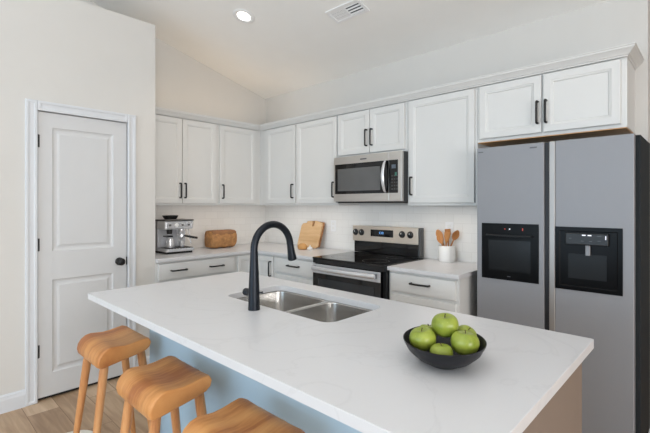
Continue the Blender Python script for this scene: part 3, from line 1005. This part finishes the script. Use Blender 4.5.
def apple_bm(r, seed):
    rnd = random.Random(seed)
    bm = bmesh.new()
    nl, ns = 18, 32
    prev = None
    ph = rnd.random() * 6
    for i in range(nl + 1):
        th = PI * i / nl
        # apple profile with dimples at both ends
        rad = r * (math.sin(th) ** 0.9) * (1.0 + 0.06 * math.cos(th))
        z = r * 0.90 * math.cos(th)
        if th < 0.75:
            z -= r * 0.30 * (1 - th / 0.75) ** 1.6
        if th > PI - 0.6:
            z += r * 0.16 * (1 - (PI - th) / 0.6) ** 1.5
        if i in (0, nl):
            cur = [bm.verts.new((0, 0, z))]
        else:
            cur = []
            for k in range(ns):
                a = 2 * PI * k / ns
                f = 1 + 0.018 * math.sin(5 * a + ph) * (0.3 + 0.7 * (1 - abs(math.cos(th)))) + 0.012 * math.sin(2 * a + ph * 2)
                cur.append(bm.verts.new((rad * f * math.cos(a), rad * f * math.sin(a), z)))
        if prev:
            if len(prev) == 1:
                for k in range(ns):
                    bm.faces.new((prev[0], cur[k], cur[(k + 1) % ns]))
            elif len(cur) == 1:
                for k in range(ns):
                    bm.faces.new((prev[k], prev[(k + 1) % ns], cur[0]))
            else:
                for k in range(ns):
                    bm.faces.new((prev[k], prev[(k + 1) % ns], cur[(k + 1) % ns], cur[k]))
        prev = cur
    return bm


def apple(pos, r, tilt, yaw, label, seed):
    t = thing('green_apple', label, 'apple', (0, 0, 0), 'green apples in the black bowl')
    obj('fruit', apple_bm(r, seed), M['apple'], t, smooth=80)
    zt = r * 0.6
    obj('stem', tube(bmesh.new(), [(0, 0, zt - 0.004), (0.001, 0, zt + r * 0.16), (0.004, 0.001, zt + r * 0.28)], [0.0016, 0.0013, 0.0017], 8), M['stem'], t, smooth=60)
    t.location = pos
    t.rotation_euler = (tilt[0], tilt[1], yaw)
    return t


vd, vr = Vector((-0.46, 0.888, 0)), Vector((0.888, 0.46, 0))      # long and short axis of the slightly oval bowl


def in_bowl(lat, dep, z):
    p = bc + vr * lat + vd * dep
    return (p.x, p.y, z)


AP = [(in_bowl(-0.060, -0.016, 0.981), 0.0385, (0.15, -0.1), 0.3, 'green apple resting at the left front of the black bowl'),
      (in_bowl(0.004, 0.020, 1.017), 0.0390, (0.1, -0.15), 1.1, 'topmost green apple heaped on the others in the bowl'),
      (in_bowl(0.057, -0.028, 0.984), 0.0395, (0.1, 0.1), 2.2, 'large green apple facing forward at the right of the bowl'),
      (in_bowl(-0.006, -0.066, 0.961), 0.0320, (0.05, 0.05), 3.0, 'small low green apple peeking over the front rim of the bowl'),
      (in_bowl(0.064, 0.053, 0.982), 0.0310, (0.35, 0.25), 0.9, 'green apple half hidden behind the right-hand apple in the bowl'),
      (in_bowl(-0.048, 0.054, 0.980), 0.0290, (0.1, -0.2), 4.0, 'green apple mostly hidden behind the left apple in the bowl')]
for i, a in enumerate(AP):
    apple(*a, i + 3)

# ================================================================ ESPRESSO MACHINE
ex0, ey0, ey1, ez = 0.035, -1.462, -1.172, 0.914
t = thing('espresso_machine', 'silver espresso machine with black bean hopper at the left end of the worktop', 'coffee machine', (0.2, (ey0 + ey1) / 2, ez))
bm = nbox(ex0, ex0 + 0.17, ey0, ey1, ez + 0.02, ez + 0.335)
obj('body', bm, M['machineside'], t, bevel=0.010, seg=3)
obj('head_housing', nbox(ex0 + 0.1705, ex0 + 0.335, ey0, ey1, ez + 0.250, ez + 0.335), M['steel_cool'], t, bevel=0.012, seg=3)
obj('head_cap', nbox(ex0 + 0.10, ex0 + 0.338, ey0 + 0.004, ey1 + 0.004, ez + 0.3355, ez + 0.349), M['grey'], t, bevel=0.004)
cpn = obj('control_panel', nbox(ex0 + 0.3355, ex0 + 0.341, ey0 + 0.015, ey1 - 0.015, ez + 0.262, ez + 0.325), M['steel_h'], t, bevel=0.002)
for k in range(4):
    yy = ey0 + 0.05 + k * 0.062
    rr = 0.020 if k == 1 else 0.010
    obj('gauge' if k == 1 else 'button', lathe(bmesh.new(), [(0, 0), (rr, 0), (rr, 0.004), (rr * 0.8, 0.006), (0, 0.006)], (ex0 + 0.341, yy, ez + 0.294), 20, 'x'), M['white'] if k == 1 else M['grey'], cpn, smooth=40)
obj('base', nbox(ex0, ex0 + 0.21, ey0, ey1, ez + 0.006, ez + 0.0195), M['blackplastic'], t)
obj('drip_tray', nbox(ex0 + 0.1705, ex0 + 0.36, ey0 + 0.006, ey1 - 0.006, ez + 0.022, ez + 0.052), M['steel_cool'], t, bevel=0.004)
obj('tray_foot', nbox(ex0 + 0.02, ex0 + 0.34, ey0 + 0.015, ey1 - 0.015, ez, ez + 0.0215), M['blackplastic'], t)
bm = bmesh.new()
for k in range(9):
    yy = ey0 + 0.03 + k * 0.029
    box(bm, ex0 + 0.185, ex0 + 0.355, yy, yy + 0.012, ez + 0.0525, ez + 0.058)
obj('tray_grid', bm, M['grey'], t)
obj('splash_panel', nbox(ex0 + 0.1705, ex0 + 0.178, ey0 + 0.01, ey1 - 0.01, ez + 0.06, ez + 0.248), M['steel_h'], t)
hp = [(0.046, 0.349), (0.056, 0.366), (0.062, 0.384), (0.062, 0.390)]
lp = []
cxh, cyh = ex0 + 0.135, ey0 + 0.150
for hw, z in hp:
    lp.append([(x, y, ez + z) for x, y in rrect(cxh - hw * 0.9, cxh + hw * 0.9, cyh - hw, cyh + hw, 0.02, 4)])
obj('bean_hopper', loft(bmesh.new(), lp), M['blackplastic'], t, smooth=40, label='black bean hopper')
gx, gy = ex0 + 0.255, ey1 - 0.085
obj('group_head', lathe(bmesh.new(), [(0, 0.25), (0.040, 0.25), (0.042, 0.205), (0.034, 0.192), (0.0, 0.192)], (gx, gy, ez), 28), M['steel_h'], t, smooth=40)
pf = obj('portafilter', lathe(bmesh.new(), [(0, 0.1915), (0.036, 0.1915), (0.037, 0.162), (0.022, 0.148), (0.010, 0.132), (0.0, 0.132)], (gx, gy, ez), 24), M['steel_h'], t, smooth=40)
obj('portafilter_handle', tube(bmesh.new(), [(gx + 0.03, gy + 0.012, ez + 0.178), (gx + 0.06, gy + 0.03, ez + 0.172), (gx + 0.11, gy + 0.06, ez + 0.162), (gx + 0.15, gy + 0.085, ez + 0.156)], [0.007, 0.011, 0.013, 0.011], 14), M['blackplastic'], pf, smooth=60)
gx2 = ex0 + 0.25
obj('grinder_outlet', lathe(bmesh.new(), [(0, 0.25), (0.028, 0.25), (0.024, 0.2), (0.0, 0.2)], (gx2, ey0 + 0.085, ez), 24), M['blackplastic'], t, smooth=40)
obj('grind_cradle', nbox(ex0 + 0.1785, ex0 + 0.265, ey0 + 0.055, ey0 + 0.115, ez + 0.165, ez + 0.182), M['blackplastic'], t, bevel=0.004)
obj('steam_wand', tube(bmesh.new(), [(ex0 + 0.27, ey1 - 0.02, ez + 0.25), (ex0 + 0.28, ey1 - 0.016, ez + 0.2), (ex0 + 0.305, ey1 - 0.012, ez + 0.09)], 0.005, 10), M['steel_h'], t, smooth=60)
t.scale = (1, 1, 0.92)
# milk jug on the tray
jx, jy, jz = ex0 + 0.268, ey0 + 0.085, ez + 0.0540
t = thing('milk_jug', 'small steel milk jug standing on the drip tray of the espresso machine', 'jug', (jx, jy, jz))
obj('vessel', lathe(bmesh.new(), [(0, 0), (0.036, 0), (0.038, 0.004), (0.036, 0.04), (0.029, 0.078), (0.031, 0.092), (0.029, 0.092), (0.027, 0.078), (0.034, 0.04), (0.034, 0.006), (0, 0.005)], (jx, jy, jz), 28), M['steel_h'], t, smooth=40)
obj('handle', tube(bmesh.new(), [(jx + 0.028, jy - 0.004, jz + 0.08), (jx + 0.052, jy - 0.008, jz + 0.078), (jx + 0.058, jy - 0.009, jz + 0.05), (jx + 0.050, jy - 0.008, jz + 0.022), (jx + 0.035, jy - 0.004, jz + 0.018)], 0.004, 10), M['steel_h'], t, smooth=60)
# cup on the tray under the portafilter
kx, ky = gx, gy
t = thing('espresso_cup', 'small pale cup under the portafilter of the espresso machine', 'cup', (kx, ky, ez + 0.0540))
obj('cup_wall', lathe(bmesh.new(), [(0, 0), (0.020, 0), (0.026, 0.02), (0.029, 0.055), (0.027, 0.055), (0.024, 0.02), (0.0, 0.004)], (kx, ky, ez + 0.0540), 24), M['steel_h'], t, smooth=40)

# ================================================================ BREAD LOAF
bx, by, bz = 0.20, -0.758, 0.914
bm = bmesh.new()
loops = []
nL, nS = 26, 28
hl, hw, hh = 0.152, 0.095, 0.180
for i in range(nL + 1):
    s = -1 + 2 * i / nL
    e_ = (1 - abs(s) ** 7) ** (1 / 2.6) if abs(s) < 1 else 0.0
    e_ = max(e_, 0.30)
    lp = []
    for k in range(nS):
        a = 2 * PI * k / nS
        ca, sa = math.cos(a), math.sin(a)
        y2 = math.copysign(abs(ca) ** 0.55, ca) * hw * (0.75 + 0.25 * e_)
        z2 = math.copysign(abs(sa) ** 0.55, sa) * hh / 2 * (0.86 + 0.14 * e_)
        if s > 0.4 and sa < 0:
            z2 += 0.0
        yy = by + s * hl * (1 - 0.10 * max(0, -sa) * (1 if s > 0.6 else 0))
        lp.append((bx + y2, yy, bz + hh / 2 + z2 * 1.0 + 0.004 * math.sin(9 * s + 2 * a)))
    loops.append(lp)
loft(bm, loops)
mn = min(v.co.z for v in bm.verts)
for v in bm.verts:
    v.co.z = max(v.co.z + (bz - mn) , bz)
t = thing('bread_loaf', 'brown crusty loaf of bread on the worktop right of the espresso machine', 'bread', (bx, by, bz))
obj('crumb_body', bm, M['bread'], t, smooth=60)
bm = bmesh.new()
loops = []
for i in range(17):
    s = -0.93 + 1.86 * i / 16
    e_ = (1 - abs(s) ** 6) ** 0.5
    loops.append([(bx + hw * 0.93 * u * (0.75 + 0.25 * e_), by + s * hl, bz + hh + 0.001 + z * (0.3 + 0.7 * e_)) for u, z in ((-1.0, -0.024), (-0.95, -0.008), (-0.6, 0.008), (0, 0.013), (0.6, 0.008), (0.95, -0.008), (1.03, -0.034), (0.9, -0.034), (0, -0.02), (-0.9, -0.024))])
loft(bm, loops)
obj('top_crust', bm, M['breadtop'], t, smooth=50, label='darker smooth top crust')

# ================================================================ CUTTING BOARD, BUN, GARLIC
lean = math.atan2(0.075, 0.30)
cbx, cby, cbz = 0.885, -0.118, 0.9145
t = thing('cutting_board', 'pale wooden cutting board with a slotted top leaning against the tiled wall', 'cutting board', (cbx, cby, cbz))
ou = [(-0.150, 0.02), (-0.135, 0.004), (0.135, 0.0), (0.160, 0.018), (0.178, 0.255), (0.165, 0.275), (0.098, 0.292), (0.062, 0.292), (0.062, 0.235), (0.030, 0.235), (0.030, 0.290),
      (-0.05, 0.288), (-0.06, 0.268), (-0.115, 0.262), (-0.135, 0.235)]
def lean_pt(u, v, w):
    return (cbx + u, cby + v * math.sin(lean) - w * math.cos(lean), cbz + v * math.cos(lean) + w * math.sin(lean) * -0 + w * math.sin(lean))
bm = bmesh.new()
loft(bm, [[lean_pt(u, v, w) for u, v in ou] for w in (0.0, 0.022)])
obj('board', bm, M['board'], t, bevel=0.003)
bm = bmesh.new()
sh = [(-0.02, 0.022), (0.160, 0.014), (0.170, 0.03), (0.189, 0.24), (0.180, 0.285), (0.045, 0.297), (-0.045, 0.294), (-0.09, 0.2)]
loft(bm, [[lean_pt(u, v, w) for u, v in sh] for w in (-0.012, -0.0005)])
obj('backing_board', bm, M['boardside'], t, label='darker brown second layer behind the board')

bnx, bny = 0.965, -0.270
bm = lathe(bmesh.new(), [(0.0, 0.0), (0.038, 0.0), (0.047, 0.010), (0.050, 0.026), (0.044, 0.046), (0.028, 0.060), (0.010, 0.064), (0.0, 0.065)], (bnx, bny, 0.914), 28)
bmesh.ops.scale(bm, vec=(1.12, 0.95, 1), space=Matrix.Translation((-bnx, -bny, -0.914)), verts=bm.verts)
tag(obj('bread_roll', bm, M['bun'], loc=(bnx, bny, 0.914), smooth=60), 'small round tan bread roll in front of the cutting board', 'bread roll')
gxx, gyy = 1.070, -0.262
t = thing('garlic_bulb', 'small white garlic bulb in front of the cutting board', 'garlic', (gxx, gyy, 0.914))
bm = bmesh.new()
for (r_, h_) in ():
    pass
prev = None
loops = []
for r_, h_ in ((0.010, 0.0), (0.022, 0.003), (0.027, 0.012), (0.024, 0.024), (0.013, 0.033), (0.006, 0.040), (0.004, 0.052)):
    loops.append([(gxx + r_ * (1 + 0.09 * math.cos(6 * 2 * PI * k / 36)) * math.cos(2 * PI * k / 36), gyy + r_ * (1 + 0.09 * math.cos(6 * 2 * PI * k / 36)) * math.sin(2 * PI * k / 36), 0.914 + h_) for k in range(36)])
loft(bm, loops)
obj('bulb', bm, M['garlic'], t, smooth=60)

# ================================================================ UTENSIL CROCK
ux, uy, uz = 2.487, -0.085, 0.914
o = obj('utensil_crock', lathe(bmesh.new(), [(0.0, 0.0), (0.062, 0.0), (0.066, 0.004), (0.068, 0.02), (0.068, 0.128), (0.066, 0.131), (0.063, 0.128), (0.062, 0.008), (0.0, 0.006)], (ux, uy, uz), 40), M['ceramic'], loc=(ux, uy, uz), smooth=40)
tag(o, 'white ceramic crock of wooden utensils on the short worktop right of the range', 'crock')


def utensil(kind, foot, head, label):
    f, h = Vector(foot), Vector(head)
    ax = (h - f).normalized()
    t = thing('wooden_spoon' if kind == 'spoon' else 'wooden_spatula', label, 'spoon' if kind == 'spoon' else 'spatula', f, 'wooden utensils in the crock')
    ORG[t.name] = Vector((0, 0, 0))
    L = (h - f).length
    bm = tube(bmesh.new(), [(0, 0, 0), (0, 0, L * 0.5), (0, 0, L - 0.05)], [0.006, 0.0055, 0.006], 10)
    a = obj('shaft', bm, M['spoon'], t, smooth=60)
    bm = bmesh.new()
    loops = []
    for i in range(13):
        s = i / 12
        z = L - 0.062 + s * 0.09
        if kind == 'spoon':
            w = 0.006 + 0.022 * math.sin(PI * min(1, s * 1.02)) ** 0.7 if s < 0.99 else 0.007
            th = 0.004
            bow = -0.010 * math.sin(PI * s)
        else:
            w = 0.007 + 0.017 * min(1, s * 1.8)
            th = 0.0035
            bow = 0
        lp = []
        for k in range(14):
            q = 2 * PI * k / 14
            c, sn = math.cos(q), math.sin(q)
            dish = bow * (1 - c * c) if kind == 'spoon' else 0
            lp.append((w * c, th * sn + (-dish), z))
        loops.append(lp)
    loft(bm, loops)
    b_ = obj('spoon_bowl' if kind == 'spoon' else 'blade', bm, M['spoon'], t, smooth=60)
    q = Vector((0, 0, 1)).rotation_difference(ax)
    yaw = Matrix.Rotation(math.radians(40), 4, 'Z')
    t.rotation_euler = (q.to_matrix().to_4x4() @ yaw).to_euler()
    return t


utensil('spoon', (ux + 0.028, uy + 0.004, uz + 0.012), (ux - 0.080, uy + 0.010, uz + 0.230), 'wooden spoon leaning far left in the white crock')
utensil('spoon', (ux + 0.012, uy - 0.016, uz + 0.012), (ux - 0.048, uy - 0.036, uz + 0.205), 'shorter wooden spoon second from left in the white crock')
utensil('spatula', (ux + 0.004, uy + 0.034, uz + 0.012), (ux - 0.012, uy + 0.038, uz + 0.235), 'straight wooden spatula upright in the middle of the white crock')
utensil('spatula', (ux - 0.004, uy - 0.036, uz + 0.012), (ux + 0.022, uy - 0.040, uz + 0.215), 'slim wooden spatula right of the middle one in the white crock')
utensil('spoon', (ux - 0.030, uy + 0.018, uz + 0.012), (ux + 0.075, uy + 0.016, uz + 0.232), 'wooden spoon leaning to the right in the white crock')

# ================================================================ STOOLS
def stool_seat():
    bm = bmesh.new()
    hx = 0.168
    top = [(0.128, -0.006), (0.108, 0.000), (0.078, -0.004), (0.040, -0.011), (0.000, -0.014), (-0.035, -0.010), (-0.065, -0.007), (-0.090, -0.013), (-0.112, -0.029), (-0.127, -0.052), (-0.132, -0.076), (-0.126, -0.099)]
    bot = [(-0.112, -0.108), (-0.096, -0.105), (-0.075, -0.101), (-0.045, -0.096), (-0.005, -0.089), (0.035, -0.082), (0.080, -0.074), (0.110, -0.066), (0.131, -0.050), (0.138, -0.026)]
    prof = top + bot
    nx = 14
    loops = []
    for i in range(nx + 1):
        u = -1 + 2 * i / nx
        rnd = (1 - abs(u) ** 8) if abs(u) > 0.8 else 1.0
        lp = []
        for j, (y, z) in enumerate(prof):
            dish = -0.006 * (1 - u * u) if j < 8 else 0.0
            k = 1.0 if abs(u) < 0.99 else 0.955
            yy = y * k
            zz = -0.045 + (z + 0.045) * k + dish
            lp.append((hx * u, yy, zz))
        loops.append(lp)
    loft(bm, loops)
    bmesh.ops.scale(bm, vec=(1, 1, 1), verts=bm.verts)
    return bm


SZ = 0.678
g = 'oak counter stools along the island'
st = thing('counter_stool', 'oak counter stool farthest along the island, nearest the pantry door', 'stool', (0, 0, 0), g)
bm = stool_seat()
bmesh.ops.translate(bm, verts=bm.verts, vec=(0, 0, SZ))
obj('seat', bm, M['stool'], st, bevel=0.006, seg=3, smooth=40)
for sx in (-1, 1):
    for sy, yt, zt in ((-1, -0.082, SZ - 0.095), (1, 0.095, SZ - 0.068)):
        zb = FZ + 0.0065 if sy < 0 else FZ
        a = Vector((sx * 0.122, yt, zt))
        b_ = Vector((sx * 0.150, yt + sy * 0.075, zb))
        bm = tube(bmesh.new(), [a, a.lerp(b_, 0.12), a.lerp(b_, 0.5), b_], [0.020, 0.0205, 0.018, 0.0125], 16)
        obj('leg', bm, M['stoolleg'], st, smooth=60)
spots = [(1.740, -2.386, 0.0, None), (2.398, -2.418, 0.0, 'oak counter stool in the middle of the three along the island'),
         (2.985, -2.435, 0.0, 'oak counter stool closest to the viewer, cut off by the bottom of the picture')]
for i, (x, y, rz, lab) in enumerate(spots):
    if i == 0:
        o = st
    else:
        o = st.copy()
        COL.objects.link(o)
        o['label'] = lab
        for ch in list(st.children):
            c = ch.copy()
            COL.objects.link(c)
            c.parent = o
    o.location = (x, y, 0)
    o.rotation_euler = (0, 0, rz)

# rug
bm = bmesh.new()
loft(bm, [[(x, y, z) for x, y in rrect(1.20, 3.6, -3.35, -2.345, 0.14, 8)] for z in (FZ, FZ + 0.006)])
tag(obj('floor_rug', bm, M['rug'], loc=(2.4, -2.8, FZ), smooth=30), 'cream rug with rounded corner on the oak floor beneath the stools', 'rug')

# ================================================================ CEILING FIXTURES
slope = math.atan(0.26)


def on_ceiling(t, x, y):
    t.location = (x, y, 2.70 + 0.26 * (-y))
    t.rotation_euler = (-slope, 0, 0)


def downlight(x, y, label):
    t = thing('recessed_downlight', label, 'ceiling light', (0, 0, 0))
    obj('trim_ring', lathe(bmesh.new(), [(0.055, 0.0), (0.092, 0.0), (0.095, -0.003), (0.090, -0.007), (0.064, -0.007), (0.055, -0.001)], (0, 0, 0), 40), M['white'], t, smooth=40)
    obj('lens', lathe(bmesh.new(), [(0.0, -0.0025), (0.062, -0.0025), (0.062, -0.001), (0.0, -0.001)], (0, 0, 0), 36), M['lampglow'], t, label='glowing white lens')
    on_ceiling(t, x, y)
    s_ = bpy.data.lights.new('downlight_beam', 'SPOT')
    s_.energy = 15
    s_.color = (1.0, 0.80, 0.58)
    s_.spot_size = math.radians(125)
    s_.spot_blend = 0.9
    s_.shadow_soft_size = 0.06
    so = bpy.data.objects.new('downlight_beam', s_)
    so.location = (x, y, 2.70 - 0.26 * y - 0.03)
    COL.objects.link(so)


downlight(1.149, -1.129, 'round glowing recessed downlight in the sloped ceiling')

vx, vy = 1.985, -0.748
t = thing('ceiling_vent', 'white rectangular air vent grille in the sloped ceiling', 'air vent', (0, 0, 0))
bm = bmesh.new()
hw_, hd_ = 0.165, 0.080
for x0, x1, y0, y1 in ((-hw_, hw_, -hd_, -hd_ + 0.024), (-hw_, hw_, hd_ - 0.024, hd_), (-hw_, -hw_ + 0.026, -hd_ + 0.024, hd_ - 0.024), (hw_ - 0.026, hw_, -hd_ + 0.024, hd_ - 0.024), (-0.008, 0.008, -hd_ + 0.024, hd_ - 0.024)):
    box(bm, x0, x1, y0, y1, -0.010, 0.0)
obj('frame', bm, M['white'], t, bevel=0.002)
obj('duct', nbox(-hw_ + 0.02, hw_ - 0.02, -hd_ + 0.02, hd_ - 0.02, -0.0015, -0.0005), M['ventdark'], t, label='dark duct behind the slats')
for half, ang in ((-1, 1), (1, -1)):
    for k in range(4):
        y = -0.044 + k * 0.029
        x0, x1 = (-hw_ + 0.026, -0.008) if half < 0 else (0.008, hw_ - 0.026)
        w_ = 0.0285 if half < 0 else 0.010
        bm = bmesh.new()
        dz = 0.002 if half < 0 else -0.006
        vs = [bm.verts.new(p) for p in ((x0, y - w_ / 2, -0.005 - dz / 2), (x1, y - w_ / 2, -0.005 - dz / 2), (x1, y + w_ / 2, -0.005 + dz / 2), (x0, y + w_ / 2, -0.005 + dz / 2),
                                        (x0, y - w_ / 2, -0.0065 - dz / 2), (x1, y - w_ / 2, -0.0065 - dz / 2), (x1, y + w_ / 2, -0.0065 + dz / 2), (x0, y + w_ / 2, -0.0065 + dz / 2))]
        for f in ((0, 1, 2, 3), (7, 6, 5, 4), (0, 4, 5, 1), (1, 5, 6, 2), (2, 6, 7, 3), (3, 7, 4, 0)):
            bm.faces.new([vs[q] for q in f])
        obj('slat', bm, M['white'], t)
on_ceiling(t, vx, vy)
